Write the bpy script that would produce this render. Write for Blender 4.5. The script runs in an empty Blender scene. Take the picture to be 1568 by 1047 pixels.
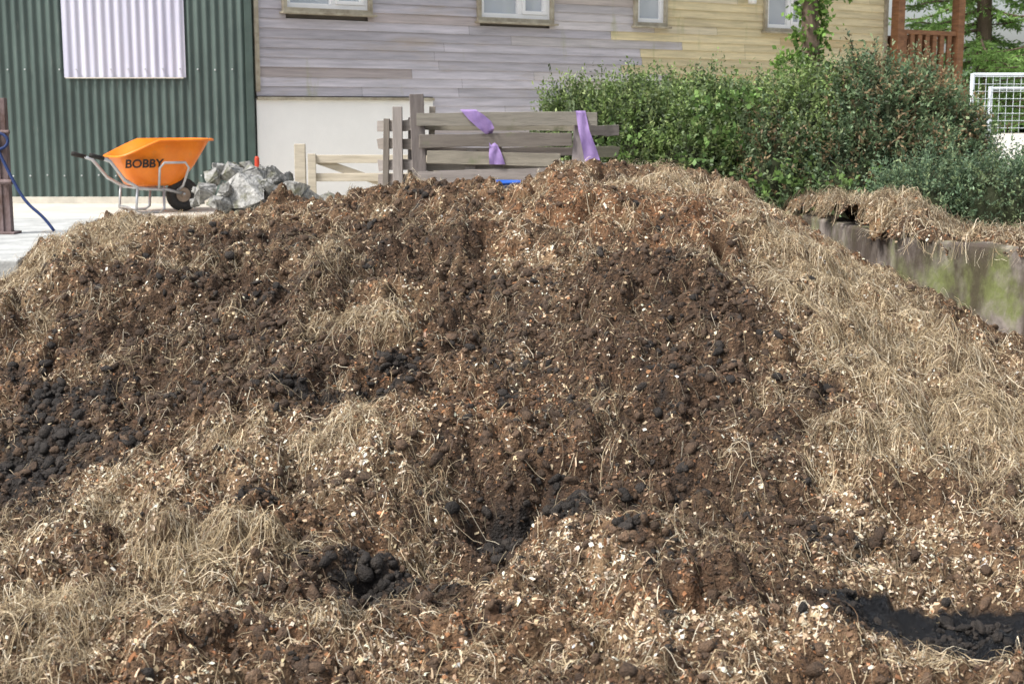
import bpy, math, random
import numpy as np
import bmesh
from mathutils import Vector, Matrix, Euler
rng=np.random.default_rng(11); random.seed(11)
scene=bpy.context.scene
COL=scene.collection

# ---------------------------------------------------------------- helpers
def empty(name,loc=(0,0,0),rz=0):
    e=bpy.data.objects.new(name,None); e.location=loc; e.rotation_euler=(0,0,rz); COL.objects.link(e); return e

def mk(name,V,F,mat,col=None,smooth=False,parent=None):
    V=np.ascontiguousarray(V,dtype=np.float32); F=np.ascontiguousarray(F,dtype=np.int32)
    n,k=F.shape
    me=bpy.data.meshes.new(name)
    me.vertices.add(len(V)); me.vertices.foreach_set("co",V.ravel())
    me.loops.add(n*k); me.loops.foreach_set("vertex_index",F.ravel())
    me.polygons.add(n); me.polygons.foreach_set("loop_start",np.arange(0,n*k,k,dtype=np.int32))
    me.polygons.foreach_set("use_smooth",np.full(n,bool(smooth)))
    me.update(calc_edges=True)
    if col is not None:
        c=np.ones((len(V),4),dtype=np.float32); c[:,:col.shape[1]]=col
        a=me.color_attributes.new("Col","FLOAT_COLOR","POINT"); a.data.foreach_set("color",c.ravel())
    me.materials.append(mat)
    o=bpy.data.objects.new(name,me); COL.objects.link(o)
    if parent: o.parent=parent
    return o

class PB:
    def __init__(s): s.v=[]; s.f=[]; s.c=[]
    def add(s,V,F,c=(1,1,1)):
        b=len(s.v); s.v+= [tuple(p) for p in V]; s.f+=[tuple(i+b for i in f) for f in F]; s.c+=[c]*len(V)
    def box(s,c,size,rot=(0,0,0),col=(1,1,1)):
        M=Euler(rot).to_matrix(); hx,hy,hz=[a/2 for a in size]
        V=[M@Vector((x,y,z))+Vector(c) for x in(-hx,hx) for y in(-hy,hy) for z in(-hz,hz)]
        s.add(V,[(0,1,3,2),(4,6,7,5),(0,4,5,1),(2,3,7,6),(0,2,6,4),(1,5,7,3)],col)
    def plank(s,c,size,rot=(0,0,0),col=(1,1,1),wob=.006,n=7):
        M=Euler(rot).to_matrix(); hx,hy,hz=[a/2 for a in size]; V=[];F=[]
        for i in range(n):
            x=-hx+2*hx*i/(n-1); e=random.uniform(0,.006) if i in(0,n-1) else 0
            zt=hz+random.uniform(-wob,wob); zb=-hz+random.uniform(-wob,wob); yy=random.uniform(-wob,wob)*.6
            for (y,z) in((-hy+yy,zb),(hy+yy,zb),(hy+yy,zt),(-hy+yy,zt)): V.append(M@Vector((x+random.uniform(-e,e)*3,y,z))+Vector(c))
        for i in range(n-1):
            for k in range(4): F.append((i*4+k,i*4+(k+1)%4,i*4+4+(k+1)%4,i*4+4+k))
        F+= [(3,2,1,0),tuple((n-1)*4+k for k in range(4))]
        s.add(V,F,col)
    def tube(s,pts,r,n=8,col=(1,1,1),closed=False):
        pts=[Vector(p) for p in pts]; m=len(pts); V=[]; F=[]
        if not hasattr(r,'__len__'): r=[r]*m
        pn=None
        for i,p in enumerate(pts):
            if closed: t=(pts[(i+1)%m]-pts[i-1])
            else: t=pts[min(i+1,m-1)]-pts[max(i-1,0)]
            t.normalize()
            if pn is None:
                a=Vector((0,0,1)) if abs(t.z)<.9 else Vector((1,0,0)); nn=t.cross(a).normalized()
            else:
                nn=(pn-t*pn.dot(t)).normalized()
            pn=nn; b=t.cross(nn)
            for k in range(n):
                th=2*math.pi*k/n; V.append(p+(nn*math.cos(th)+b*math.sin(th))*r[i])
        for i in range(m if closed else m-1):
            j=(i+1)%m
            for k in range(n):
                F.append((i*n+k,i*n+(k+1)%n,j*n+(k+1)%n,j*n+k))
        if not closed:
            F.append(tuple(range(n-1,-1,-1))); F.append(tuple((m-1)*n+k for k in range(n)))
        s.add(V,F,col)
    def obj(s,name,mat,parent=None,bevel=0,smooth=False):
        me=bpy.data.meshes.new(name); me.from_pydata([tuple(v) for v in s.v],[],s.f)
        a=me.color_attributes.new("Col","FLOAT_COLOR","POINT")
        a.data.foreach_set("color",np.array([(c[0],c[1],c[2],1) for c in s.c],dtype=np.float32).ravel())
        me.materials.append(mat)
        if smooth: me.polygons.foreach_set("use_smooth",[True]*len(me.polygons))
        o=bpy.data.objects.new(name,me); COL.objects.link(o)
        if parent: o.parent=parent
        if bevel:
            m=o.modifiers.new("b","BEVEL"); m.width=bevel; m.segments=2; m.limit_method='ANGLE'
        return o

def pmat(name,base=(.5,.5,.5),rough=.8,var=.25,scale=6,stretch=(1,1,1),col2=None,bump=.3,bscale=60,bdist=.01,attr=False,metal=0,detail=6,bstretch=None,transl=0,spec=.3):
    m=bpy.data.materials.new(name); m.use_nodes=True; nt=m.node_tree; N=nt.nodes; L=nt.links
    N.clear(); out=N.new("ShaderNodeOutputMaterial"); b=N.new("ShaderNodeBsdfPrincipled")
    b.inputs["Roughness"].default_value=rough; b.inputs["Metallic"].default_value=metal
    b.inputs["Specular IOR Level"].default_value=spec
    tc=N.new("ShaderNodeTexCoord"); mp=N.new("ShaderNodeMapping"); mp.inputs["Scale"].default_value=stretch
    L.new(tc.outputs["Object"],mp.inputs["Vector"])
    no=N.new("ShaderNodeTexNoise"); no.inputs["Scale"].default_value=scale; no.inputs["Detail"].default_value=detail; no.inputs["Roughness"].default_value=.65
    L.new(mp.outputs[0],no.inputs["Vector"])
    cr=N.new("ShaderNodeValToRGB"); cr.color_ramp.elements[0].position=.3; cr.color_ramp.elements[1].position=.7
    a=tuple(x*(1-var) for x in base)+(1,); c=(tuple(col2) if col2 else tuple(min(1,x*(1+var)) for x in base))+(1,)
    cr.color_ramp.elements[0].color=a; cr.color_ramp.elements[1].color=c
    L.new(no.outputs["Fac"],cr.inputs[0])
    co=cr.outputs[0]
    if attr:
        at=N.new("ShaderNodeAttribute"); at.attribute_name="Col"
        mx=N.new("ShaderNodeMix"); mx.data_type='RGBA'; mx.blend_type='MULTIPLY'; mx.inputs[0].default_value=1
        L.new(co,mx.inputs[6]); L.new(at.outputs["Color"],mx.inputs[7]); co=mx.outputs[2]
    L.new(co,b.inputs["Base Color"])
    if bump:
        n2=N.new("ShaderNodeTexNoise"); n2.inputs["Scale"].default_value=bscale; n2.inputs["Detail"].default_value=5
        mp2=N.new("ShaderNodeMapping"); mp2.inputs["Scale"].default_value=bstretch or stretch
        L.new(tc.outputs["Object"],mp2.inputs["Vector"]); L.new(mp2.outputs[0],n2.inputs["Vector"])
        bu=N.new("ShaderNodeBump"); bu.inputs["Strength"].default_value=bump; bu.inputs["Distance"].default_value=bdist
        L.new(n2.outputs["Fac"],bu.inputs["Height"]); L.new(bu.outputs[0],b.inputs["Normal"])
    if transl:
        tr=N.new("ShaderNodeBsdfTranslucent"); L.new(co,tr.inputs[0]); ms=N.new("ShaderNodeMixShader"); ms.inputs[0].default_value=transl
        L.new(b.outputs[0],ms.inputs[1]); L.new(tr.outputs[0],ms.inputs[2]); L.new(ms.outputs[0],out.inputs[0])
    else: L.new(b.outputs[0],out.inputs[0])
    return m

# ---------------------------------------------------------------- noise
TB=rng.random((512,512))
def vn(x,y,f,s=0):
    x=np.asarray(x)*f+s*17.31+100; y=np.asarray(y)*f+s*9.77+100
    xi=np.floor(x).astype(int); yi=np.floor(y).astype(int); fx=x-xi; fy=y-yi
    fx=fx*fx*fx*(fx*(fx*6-15)+10); fy=fy*fy*fy*(fy*(fy*6-15)+10)
    g=lambda a,b:TB[(a+s*31)%512,(b+s*57)%512]
    return (g(xi,yi)*(1-fx)+g(xi+1,yi)*fx)*(1-fy)+(g(xi,yi+1)*(1-fx)+g(xi+1,yi+1)*fx)*fy
def fbm(x,y,f,s=0,o=4):
    t=0;a=.5;w=0
    for i in range(o):
        c,sn=math.cos(.6*i),math.sin(.6*i)
        t=t+a*vn(x*c-y*sn,x*sn+y*c,f*2**i,s+i); w+=a; a*=.5
    return t/w
def billow(x,y,f,s): return 1-np.abs(2*vn(x,y,f,s)-1)
def cells(x,y,f,s):
    """cellular clumps: returns dome height 0..1 and a per-clump random value"""
    X=x*f+s*3.7+200; Y=y*f+s*5.3+200; xi=np.floor(X).astype(int); yi=np.floor(Y).astype(int)
    best=np.zeros_like(X); rid=np.zeros_like(X)+.5
    for dx in(-1,0,1):
        for dy in(-1,0,1):
            a=(xi+dx+s*13)%512; b=(yi+dy+s*29)%512
            r1=TB[a,b]; r2=TB[b,a]; r3=TB[(a*7+3)%512,(b*3+5)%512]
            px_=xi+dx+.15+.7*r1; py_=yi+dy+.15+.7*r2; R=.45+.55*r3
            an=r1*6.28; ddx=X-px_; ddy=Y-py_; u=ddx*np.cos(an)+ddy*np.sin(an); v=(-ddx*np.sin(an)+ddy*np.cos(an))*1.45
            h=np.sqrt(np.clip(1-(u*u+v*v)/(R*R),0,None))*(R)*(.6+.5*r2)
            k=h>best; best=np.where(k,h,best); rid=np.where(k,r3,rid)
    return best,rid

# ---------------------------------------------------------------- heap fields
CX=[-8,-3.7,-3.25,-3.0,-2.78,-2.2,-1.46,-.8,-.4,0,.4,1.0,1.5,1.72,2.1,2.5,2.85,3.5,8]
CZ=[.5,.5,.76,1.02,1.15,1.12,1.24,1.35,1.42,1.35,1.51,1.47,1.35,1.18,1.00,.80,.60,.5,.5]
PY=[0,3.5,4.5,5,6,7,8,9,10,11,12,13]
PP=[0,.03,0.0,.07,.37,.66,.87,1,.93,.62,.38,.3]
def sinterp(x,a,b,w):
    return sum(np.interp(x+k*w,a,b) for k in(-1,-.5,0,.5,1))/5
BUMPS=[(.46,4.62,.5,.22,.17),(-.19,4.85,.22,.25,-.19),(-1.05,4.62,.42,.2,.16),(-.85,4.1,.4,.22,.10),(-1.5,4.2,.3,.25,.06),
 (1.42,7.4,.35,.35,.15),(1.8,6.6,.35,.3,.13),(-1.98,5.6,.35,.5,-.12),(-1.7,7.0,.6,.6,.12),(-.95,7.1,.14,.5,.09),
 (.75,6.6,.5,.6,.11),(0.0,5.12,.2,.12,-.16),(.87,4.85,.22,.12,-.14),(-.7,5.9,.2,.12,-.08),(-2.95,7.7,.3,.7,-.15),
 (-.35,5.5,.35,.13,.12),(-1.3,5.3,.3,.2,.05),(.8,4.05,.25,.15,.04),(.1,4.1,.25,.15,.05),(2.3,9.0,.2,.5,-.06),(-.62,6.35,.2,.2,.10),(.35,5.45,.3,.12,.06),(1.2,5.6,.3,.15,.08),(1.6,5.9,.3,.12,.06),(-1.2,6.0,.3,.12,.05)]
def G(X,Y,L):
    t=0
    for cx,cy,rx,ry in L: t=t+np.exp(-((X-cx)/rx)**2-((Y-cy)/ry)**2)
    return t
ZB=[(-2.05,5.65,.36,.6),(-.24,4.62,.30,.16),(-.02,5.1,.24,.12),(.85,4.85,.28,.10),(-.72,5.95,.3,.05),(-.96,5.05,.07,.1),(-.53,8.7,.13,.2),(.40,4.1,.12,.05),(2.42,8.55,.2,.15),(1.5,4.35,.45,.22)]
ZPUD=[(1.52,4.36,.38,.20),(1.75,4.25,.3,.2),(1.2,4.42,.2,.1)]
ZD=[(-1.55,6.8,.7,1.0),(.6,5.8,.62,.85),(-.45,7.6,.4,.8),(.1,6.6,.5,.5),(-.3,5.15,.5,.22),(.8,5.2,.4,.25),(-1.3,8.1,.5,.4),(-.5,4.35,.35,.3),(1.0,4.4,.4,.2),(-2.0,5.6,.4,.6),(.7,6.8,.45,.6),(-1.2,6.1,.4,.3)]
ZS=[(-2.7,8.2,.35,1.0),(-2.3,8.9,.5,.3),(-.87,7.1,.14,.45),(-.6,6.35,.2,.20),(1.6,6.9,.36,.8),(1.6,5.6,.3,.45),(1.38,7.5,.3,.4),(-1.05,4.62,.4,.16),(-1.4,4.05,.35,.2),(-.68,5.6,.10,.25),(1.9,7.8,.35,.8),(-.35,4.1,.2,.12),(.9,8.8,.25,.2),(-1.05,8.2,.15,.2),(2.2,6,.4,.8),(-2.2,4.6,.4,.4)]
ZH=[(-1.4,5.15,.7,.28),(-.72,5.5,.2,.4),(-.75,4.0,.45,.16),(.42,4.62,.38,.15),(.03,7.4,.16,.6),(.95,8.7,.55,.35),(1.78,6.0,.25,.25),(.7,4.1,.6,.12),(.15,6.4,.08,.4),(1.25,4.9,.4,.25),(-1.9,4.6,.4,.3),(-2.4,7.3,.2,.6),(1.6,6.3,.45,1.2),(1.8,7.4,.4,.8),(-2.5,8.4,.4,.5)]
ZO=[(.9,7.7,.4,.4),(.1,8.3,.5,.5),(1.5,8.4,.5,.5),(-.7,4.1,.5,.18),(.3,7.8,.4,.4),(.1,5.7,.25,.3),(.55,4.25,.45,.15),(2.2,9,.4,.6),(-1.3,5.2,.3,.2)]
def fields0(X,Y):
    ax=.22*(fbm(X,Y,2.2,3,3)-.5)*2+.10*(vn(X,Y,9,5)-.5); ay=.22*(fbm(X,Y,2.2,8,3)-.5)*2+.10*(vn(X,Y,9,6)-.5)
    wx=X+ax; wy=Y+ay
    n1=fbm(X,Y,4.5,20,5); n2=fbm(X,Y,5.5,30,5); n3=fbm(X,Y,4.2,40,5); n4=fbm(X,Y,6,50,5)
    sm=lambda v,a,b: np.clip((v-a)/(b-a),0,1)
    blk=sm(G(X+ax*.35,Y+ay*.3,ZB)+(n1-.5)*1.7+(vn(X,Y,20,60)-.5)*.5,.35,.75)
    pud=sm(G(X,Y+ay*.12,ZPUD)+(n2-.5)*1.0+(vn(X,Y,22,65)-.5)*.3,.38,.54)
    drk=sm(G(wx,wy,ZD)+(n2-.5)*1.9,.05,.8)
    st=sm(G(wx,wy,ZS)+(n3-.5)*2.6+(vn(X,Y,16,45)-.5)*.6,.15,1.2)*(1-.45*drk)
    sh=sm(G(wx,wy,ZH)+(n4-.5)*2.2,.2,.9)
    org=sm(G(wx,wy,ZO)+(n1-.5)*2.0,.2,1.0)
    return np.stack([blk,pud,drk,st,sh,org])
def H0(X,Y,F=None):
    z=.3+(sinterp(X,CX,CZ,.12)-.3)*sinterp(Y,PY,PP,.35)
    for cx,cy,rx,ry,a in BUMPS:
        z=z+a*np.exp(-((X-cx)/rx)**2-((Y-cy)/ry)**2)
    wx=X+.07*(fbm(X,Y,7,70,2)-.5); wy=Y+.07*(fbm(X,Y,7,71,2)-.5)
    amp=.6+.8*vn(X,Y,1.7,77)
    z=z+.13*(fbm(X,Y,1.3,80,2)-.5)
    z=z+amp*(.085*(billow(wx,wy,3.1,82)-.5)+.06*(billow(wx,wy,6.5,84)-.5))
    c1,i1=cells(wx,wy,8.5,3); c2,i2=cells(wx+.02*vn(X,Y,30,4),wy+.02*vn(X,Y,30,9),19,5); c3,i3=cells(X+.01*vn(X,Y,60,4),Y+.01*vn(X,Y,60,9),40,8)
    k=.75+.5*vn(X,Y,2.3,99); ks=1 if F is None else (1-.15*F[3])
    z=z+k*ks*(.085*(c1-.25)*vn(X,Y,3,12)*1.6+.052*(c2-.25)+.022*(c3-.3))
    pud=np.exp(-((X-1.58)/.52)**4-((Y-4.24)/.36)**6)
    z=z*(1-pud)+pud*(.225+.02*(fbm(X,Y,9,90,3)-.5)+.30*np.clip(fbm(X,Y,5,91,3)-.54,0,1)+.030*np.clip(c2-.3,0,1))
    return z,(i1,i2,i3,c1,c2,c3)
heap=empty("muck_heap")
GX0,GY0,GS=-5.2,2.4,.011
xs=np.arange(GX0,5.0,GS); ys=np.arange(GY0,11.9,GS); nx,ny=len(xs),len(ys)
XX,YY=np.meshgrid(xs,ys); X=XX.ravel(); Y=YY.ravel()
FG=fields0(X,Y); ZG,CI=H0(X,Y,FG)
ZGR=ZG.reshape(ny,nx); FGR=FG.reshape(6,ny,nx)
IDG=CI[1].reshape(ny,nx); IDG1=CI[0].reshape(ny,nx)
def H(x,y):
    u=np.clip((x-GX0)/GS,0,nx-2.001); v=np.clip((y-GY0)/GS,0,ny-2.001); i=u.astype(int); j=v.astype(int); fu=u-i; fv=v-j
    return (ZGR[j,i]*(1-fu)+ZGR[j,i+1]*fu)*(1-fv)+(ZGR[j+1,i]*(1-fu)+ZGR[j+1,i+1]*fu)*fv
def ij(x,y): return np.clip(((y-GY0)/GS+.5).astype(int),0,ny-1),np.clip(((x-GX0)/GS+.5).astype(int),0,nx-1)
def fields(x,y):
    j,i=ij(x,y); return FGR[:,j,i]
def cid(x,y):
    j,i=ij(x,y); return IDG[j,i],IDG1[j,i]
def nrm(X,Y,e=.014,Hf=None):
    Hf=Hf or H
    dx=(Hf(X+e,Y)-Hf(X-e,Y))/(2*e); dy=(Hf(X,Y+e)-Hf(X,Y-e))/(2*e)
    n=np.stack([-dx,-dy,np.ones_like(dx)],1); return n/np.linalg.norm(n,axis=1,keepdims=True)

#            pale           tan           orange         brown            dark           hay           black
PAL=np.array([(.76,.65,.50),(.48,.36,.24),(.30,.145,.07),(.135,.082,.049),(.054,.036,.025),(.52,.41,.26),(.020,.018,.016)])
def basecol(F):
    blk,pud,drk,st,sh,org=F
    c=np.zeros((F.shape[1],3))+np.array((.14,.088,.052))
    def mixin(c,col,w): w=w[:,None]; return c*(1-w)+np.array(col)*w
    c=mixin(c,(.18,.092,.047),org*.8)
    c=mixin(c,(.25,.185,.11),st*.75)
    c=mixin(c,(.29,.205,.125),sh*.7)
    c=mixin(c,(.058,.036,.023),drk*.85*(1-.5*sh)*(1-.4*st))
    c=mixin(c,(.014,.012,.011),blk*.95)
    c=mixin(c,(.007,.008,.010),pud)
    return c
m_heap=pmat("heap_soil",(1,1,1),.9,.45,45,attr=True,bump=1.0,bscale=110,bdist=.02,col2=(1.4,1.34,1.25))
def wetrough(m):
    nt=m.node_tree; b=[n for n in nt.nodes if n.type=='BSDF_PRINCIPLED'][0]; at=[n for n in nt.nodes if n.type=='ATTRIBUTE'][0]
    mr=nt.nodes.new("ShaderNodeMapRange"); mr.inputs[3].default_value=.15; mr.inputs[4].default_value=.9
    nt.links.new(at.outputs["Alpha"],mr.inputs[0]); nt.links.new(mr.outputs[0],b.inputs["Roughness"])
wetrough(m_heap)
c=basecol(FG); c=c*(.45+.55*vn(X,Y,45,95)+.45*CI[1])[:,None]
col=np.concatenate([c,(1-np.clip(FG[1]+.4*FG[0],0,1))[:,None]],1)
idx=np.arange(nx*ny).reshape(ny,nx)
FF=np.stack([idx[:-1,:-1].ravel(),idx[:-1,1:].ravel(),idx[1:,1:].ravel(),idx[1:,:-1].ravel()],1)
mk("heap_body",np.stack([X,Y,ZG],1),FF,m_heap,col,True,heap)

def samp(n,wfun):
    outX=[];outY=[];tot=0
    while tot<n:
        Y=3.2+rng.random(n)*7.4; X=(rng.random(n)-.5)*8.4
        k=(np.abs(X)<.42*Y+.3)&(X>-3.4)&(rng.random(n)<np.clip((6.0/Y)**1.5,0,1))
        X=X[k];Y=Y[k]; F=fields(X,Y); w=wfun(F,X,Y); k=rng.random(len(X))<w
        outX.append(X[k]);outY.append(Y[k]);tot+=k.sum()
    return np.concatenate(outX)[:n],np.concatenate(outY)[:n]
def rvec(n):
    v=rng.normal(size=(n,3)); return v/np.linalg.norm(v,axis=1,keepdims=True)
def norm(v): return v/np.maximum(np.linalg.norm(v,axis=1,keepdims=True),1e-9)

def pick(F,X,Y):
    blk,pud,drk,st,sh,org=F; n=len(blk)
    W=np.stack([ .06+.60*sh+.34*st+.05*org, .16+.50*sh+.42*st+.15*org, .09+.05*sh+.45*org, .50+.4*drk+.05*sh, .32+.9*drk+.5*blk, .08+.5*st, .03+1.5*blk],1)
    W[:,:3]*=(1-.62*drk*(1-.4*sh)*(1-.4*org))[:,None]*(1-.85*blk)[:,None]
    C=np.cumsum(W,1); C/=C[:,-1:]; r=rng.random(n)[:,None]; i=(r>C).sum(1)
    a,b=cid(X,Y)
    return PAL[i]*((.72+.56*rng.random(n))*(.60+.50*a+.30*b))[:,None]*(1+.025*rng.normal(size=(n,3)))
m_chip=pmat("shavings",(1,1,1),.85,.15,60,attr=True,bump=0,transl=.1)
def chips(name,X,Y,l0,l1,pw,asp,Hf=None,colr=None,parent=None):
    n=len(X); Hf=Hf or H
    N=norm(nrm(X,Y,.014,Hf)+rvec(n)*.6); T=norm(np.cross(N,rvec(n))); B=np.cross(N,T)
    L=(l0+(l1-l0)*rng.random(n)**pw)[:,None]; W=L*(asp[0]+asp[1]*rng.random(n))[:,None]
    P=np.stack([X,Y,Hf(X,Y)],1)+N*(.001+.006*rng.random(n))[:,None]
    cur=(rng.random(n)*.7)[:,None]*L
    j=lambda:(.6+.7*rng.random(n))[:,None]
    V=np.stack([P-T*L*j()-B*W*j()-N*cur, P-T*L*j()+B*W*j()-N*cur, P+B*W*j(), P-B*W*j(), P+T*L*j()+B*W*j()*.8-N*cur, P+T*L*j()-B*W*j()*.8-N*cur],1)
    b=np.arange(n)[:,None]*6
    FQ=np.stack([b+np.array([[0,3,2,1]]),b+np.array([[3,5,4,2]])],1).reshape(-1,4)
    cc=pick(fields(X,Y),X,Y) if colr is None else colr
    mk(name,V.reshape(-1,3),FQ,m_chip,np.repeat(np.clip(cc,0.008,.85),6,0),False,parent or heap)
sx,sy=samp(350000,lambda F,X,Y:np.clip(.65+.35*F[4]-.55*F[0]-1.2*F[1],0,1)); chips("wood_shavings",sx,sy,.003,.0115,2.2,(.3,.5))
sx,sy=samp(150000,lambda F,X,Y:np.clip(.8-.6*F[0]-1.2*F[1],0,1)); chips("fibres",sx,sy,.004,.018,1.5,(.08,.14))

# ---- clods
def ico(sub):
    bm=bmesh.new(); bmesh.ops.create_icosphere(bm,subdivisions=sub,radius=1); V=np.array([v.co[:] for v in bm.verts]); Fc=np.array([[v.index for v in f.verts] for f in bm.faces]); bm.free(); return V,Fc
IV,IF=ico(2)
def clods(name,n,rmin,rmax,wf,palf,mat,lobe=.20,sq=(.5,.75)):
    X,Y=samp(n,wf); F=fields(X,Y); r=rmin+(rmax-rmin)*rng.random(n)**2.2
    N=nrm(X,Y,.04); T=norm(np.cross(N,rvec(n))); B=np.cross(N,T)
    s=sq[0]+sq[1]*rng.random((n,3)); s[:,2]*=.8
    lob=np.zeros((n,len(IV)))
    for q in range(3):
        k=rvec(n)*(1.6+1.3*q); ph=rng.random(n)*6.28
        lob+=(lobe-.03*q)*np.sin(k@IV.T+ph[:,None])
    jit=(1+lob+.06*rng.normal(size=(n,len(IV))))[:,:,None]
    U=IV[None]*jit*s[:,None,:]*r[:,None,None]
    P=np.stack([X,Y,H(X,Y)],1)+N*(r*.18)[:,None]
    V=P[:,None]+U[:,:,0:1]*T[:,None]+U[:,:,1:2]*B[:,None]+U[:,:,2:3]*N[:,None]
    FF=(IF[None]+np.arange(n)[:,None,None]*len(IV)).reshape(-1,3)
    c=palf(F,n)
    return mk(name,V.reshape(-1,3),FF,mat,np.repeat(c,len(IV),0),True,heap)
m_clod=pmat("muck_clods",(1,1,1),.7,.5,60,attr=True,bump=1,bscale=160,bdist=.012,col2=(1.5,1.4,1.3),spec=.35)
def clodcol(F,n):
    blk,pud,drk=F[:3]; base=np.array((.105,.070,.046))[None]*(1-.35*drk)[:,None]
    bb=np.where((rng.random(n)<(.05+.75*blk+.10*drk+pud))[:,None],np.array((.028,.024,.021))[None],base)
    return bb*(.6+.85*rng.random(n))[:,None]
clods("dung_clods",9500,.009,.026,lambda F,X,Y:np.clip(.05+.7*F[0]+.32*F[2]*(1-.6*F[5])-.3*F[3]-.3*F[1],0.012,1)*np.where(vn(X,Y,4.5,140)>.5,1,.25),clodcol,m_clod)
clods("dung_crumbs",28000,.003,.010,lambda F,X,Y:np.clip(.3+.7*F[0]+.5*F[2]-.6*F[1],0.02,1),clodcol,m_clod)

# ---- straw
m_straw=pmat("straw",(1,1,1),.6,.2,20,attr=True,bump=0,transl=.2)
def strands(name,X,Y,Hf,ang,Lmin,Lmax,wd,lift,pal,mul,parent,K=6,cv=.7):
    n=len(X); L=Lmin+(Lmax-Lmin)*rng.random(n)**1.6; curv=rng.normal(size=n)*cv
    lf=lift*rng.random(n)**2; tilt=rng.normal(size=n)*.22
    pts=[];x=X.copy();y=Y.copy(); dl=L/(K-1)
    for k in range(K):
        t=k/(K-1); z=Hf(x,y)+.006+lf*(.4+math.sin(math.pi*t))+tilt*(t-.5)*L
        pts.append(np.stack([x,y,z],1)); a=ang+curv*(t-.5)*2; x=x+np.cos(a)*dl; y=y+np.sin(a)*dl
    P=np.stack(pts,1)
    T=np.gradient(P,axis=1); T/=np.maximum(np.linalg.norm(T,axis=2,keepdims=True),1e-9)
    R=rvec(n)*.8+np.array((0,0,1)); S=np.cross(T,R[:,None]); S/=np.maximum(np.linalg.norm(S,axis=2,keepdims=True),1e-9)
    w=(wd*(.5+.9*rng.random(n)))[:,None,None]
    V=np.stack([P-S*w,P+S*w],2).reshape(n,-1,3)
    fb=np.array([[2*k,2*k+1,2*k+3,2*k+2] for k in range(K-1)])
    FF=(fb[None]+np.arange(n)[:,None,None]*2*K).reshape(-1,4)
    pal=np.array(pal); c=pal[rng.integers(0,len(pal),n)]*(.55+.75*rng.random(n))[:,None]*mul[:,None]
    mk(name,V.reshape(-1,3),FF,m_straw,np.repeat(c,2*K,0),False,parent)
def Hs(X,Y):
    e=.025; return .6*H(X,Y)+.4*((H(X+e,Y)+H(X-e,Y)+H(X,Y+e)+H(X,Y-e))/4+.008)
SP=[(.68,.56,.38),(.52,.41,.25),(.78,.69,.52),(.36,.27,.16),(.28,.21,.13),(.58,.47,.30),(.20,.135,.085)]
def straws(name,n,wf,Lmin,Lmax,wd,lift,pal,spread):
    X,Y=samp(n,wf); F=fields(X,Y); a,b=cid(X,Y)
    ang=2*math.pi*2.5*fbm(X,Y,1.6,120,3)+rng.normal(size=n)*spread
    strands(name,X,Y,Hs,ang,Lmin,Lmax,wd,lift,pal,(1-.45*F[2]*(1-F[3]))*(.65+.3*a+.3*b),heap)
straws("hay_strands",50000,lambda F,X,Y:np.clip(F[3]**1.5-.7*F[0]*(1-F[3])-1.5*F[1],0,1),.03,.19,.00095,.04,SP,1.0)
straws("loose_straw",42000,lambda F,X,Y:np.clip(.18+.25*F[4]+.5*F[3]-.3*F[0]-1.5*F[1],0,1),.02,.10,.0011,.018,SP+[(.2,.12,.065)],3)

# ---------------------------------------------------------------- ground & concrete
YARD=.96
m_ground=pmat("ground_dirt",(.16,.125,.09),.95,.35,3,bump=.5,bscale=25)
pb=PB(); pb.add([(-500,-300,.12),(500,-300,.12),(500,700,.12),(-500,700,.12)],[(0,1,2,3)]); pb.obj("ground",m_ground)
m_yard=pmat("yard_concrete",(.55,.52,.45),.85,.15,2.5,bump=.2,bscale=40,col2=(.66,.62,.54))
def prism(pb,poly,z0,z1,col=(1,1,1)):
    n=len(poly); V=[(x,y,z0) for x,y in poly]+[(x,y,z1) for x,y in poly]
    pb.add(V,[tuple(range(n,2*n)),tuple(range(n-1,-1,-1))]+[(i,(i+1)%n,n+(i+1)%n,n+i) for i in range(n)],col)
pb=PB(); prism(pb,[(-400,11.4),(400,11.4),(400,600),(-400,600)],.1,YARD); pb.obj("yard_pavement",m_yard)
m_soil=pmat("verge_soil",(.12,.085,.055),.95,.4,5,bump=.6,bscale=30)
pb=PB(); prism(pb,[(2.45,11.39),(2.62,9.0),(3.2,8.35),(4.8,6.4),(30,6.4),(30,11.39)],.1,.95); pb.obj("verge",m_soil)
m_conc=pmat("old_concrete",(.19,.16,.14),.9,.45,7,bump=.9,bscale=30,col2=(.36,.315,.28),detail=12,stretch=(1,1,.6))
def algae(m,col,scale,lo,hi,stretch=(1,1,1),off=0,mx_=1.0):
    nt=m.node_tree; b=[n for n in nt.nodes if n.type=='BSDF_PRINCIPLED'][0]; src=b.inputs["Base Color"].links[0].from_socket
    tc=nt.nodes.new("ShaderNodeTexCoord"); mp=nt.nodes.new("ShaderNodeMapping"); mp.inputs["Scale"].default_value=stretch; mp.inputs["Location"].default_value=(off,off,off)
    no=nt.nodes.new("ShaderNodeTexNoise"); no.inputs["Scale"].default_value=scale; no.inputs["Detail"].default_value=8; no.inputs["Roughness"].default_value=.65
    nt.links.new(tc.outputs["Object"],mp.inputs[0]); nt.links.new(mp.outputs[0],no.inputs["Vector"]); mr=nt.nodes.new("ShaderNodeMapRange"); mr.inputs[1].default_value=lo; mr.inputs[2].default_value=hi; mr.inputs[4].default_value=mx_
    nt.links.new(no.outputs[0],mr.inputs[0]); mx=nt.nodes.new("ShaderNodeMix"); mx.data_type='RGBA'
    nt.links.new(mr.outputs[0],mx.inputs[0]); nt.links.new(src,mx.inputs[6]); mx.inputs[7].default_value=(*col,1); nt.links.new(mx.outputs[2],b.inputs["Base Color"])
algae(m_conc,(.15,.18,.05),2.6,.49,.62,(1,1,.7),0,.85)
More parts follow.
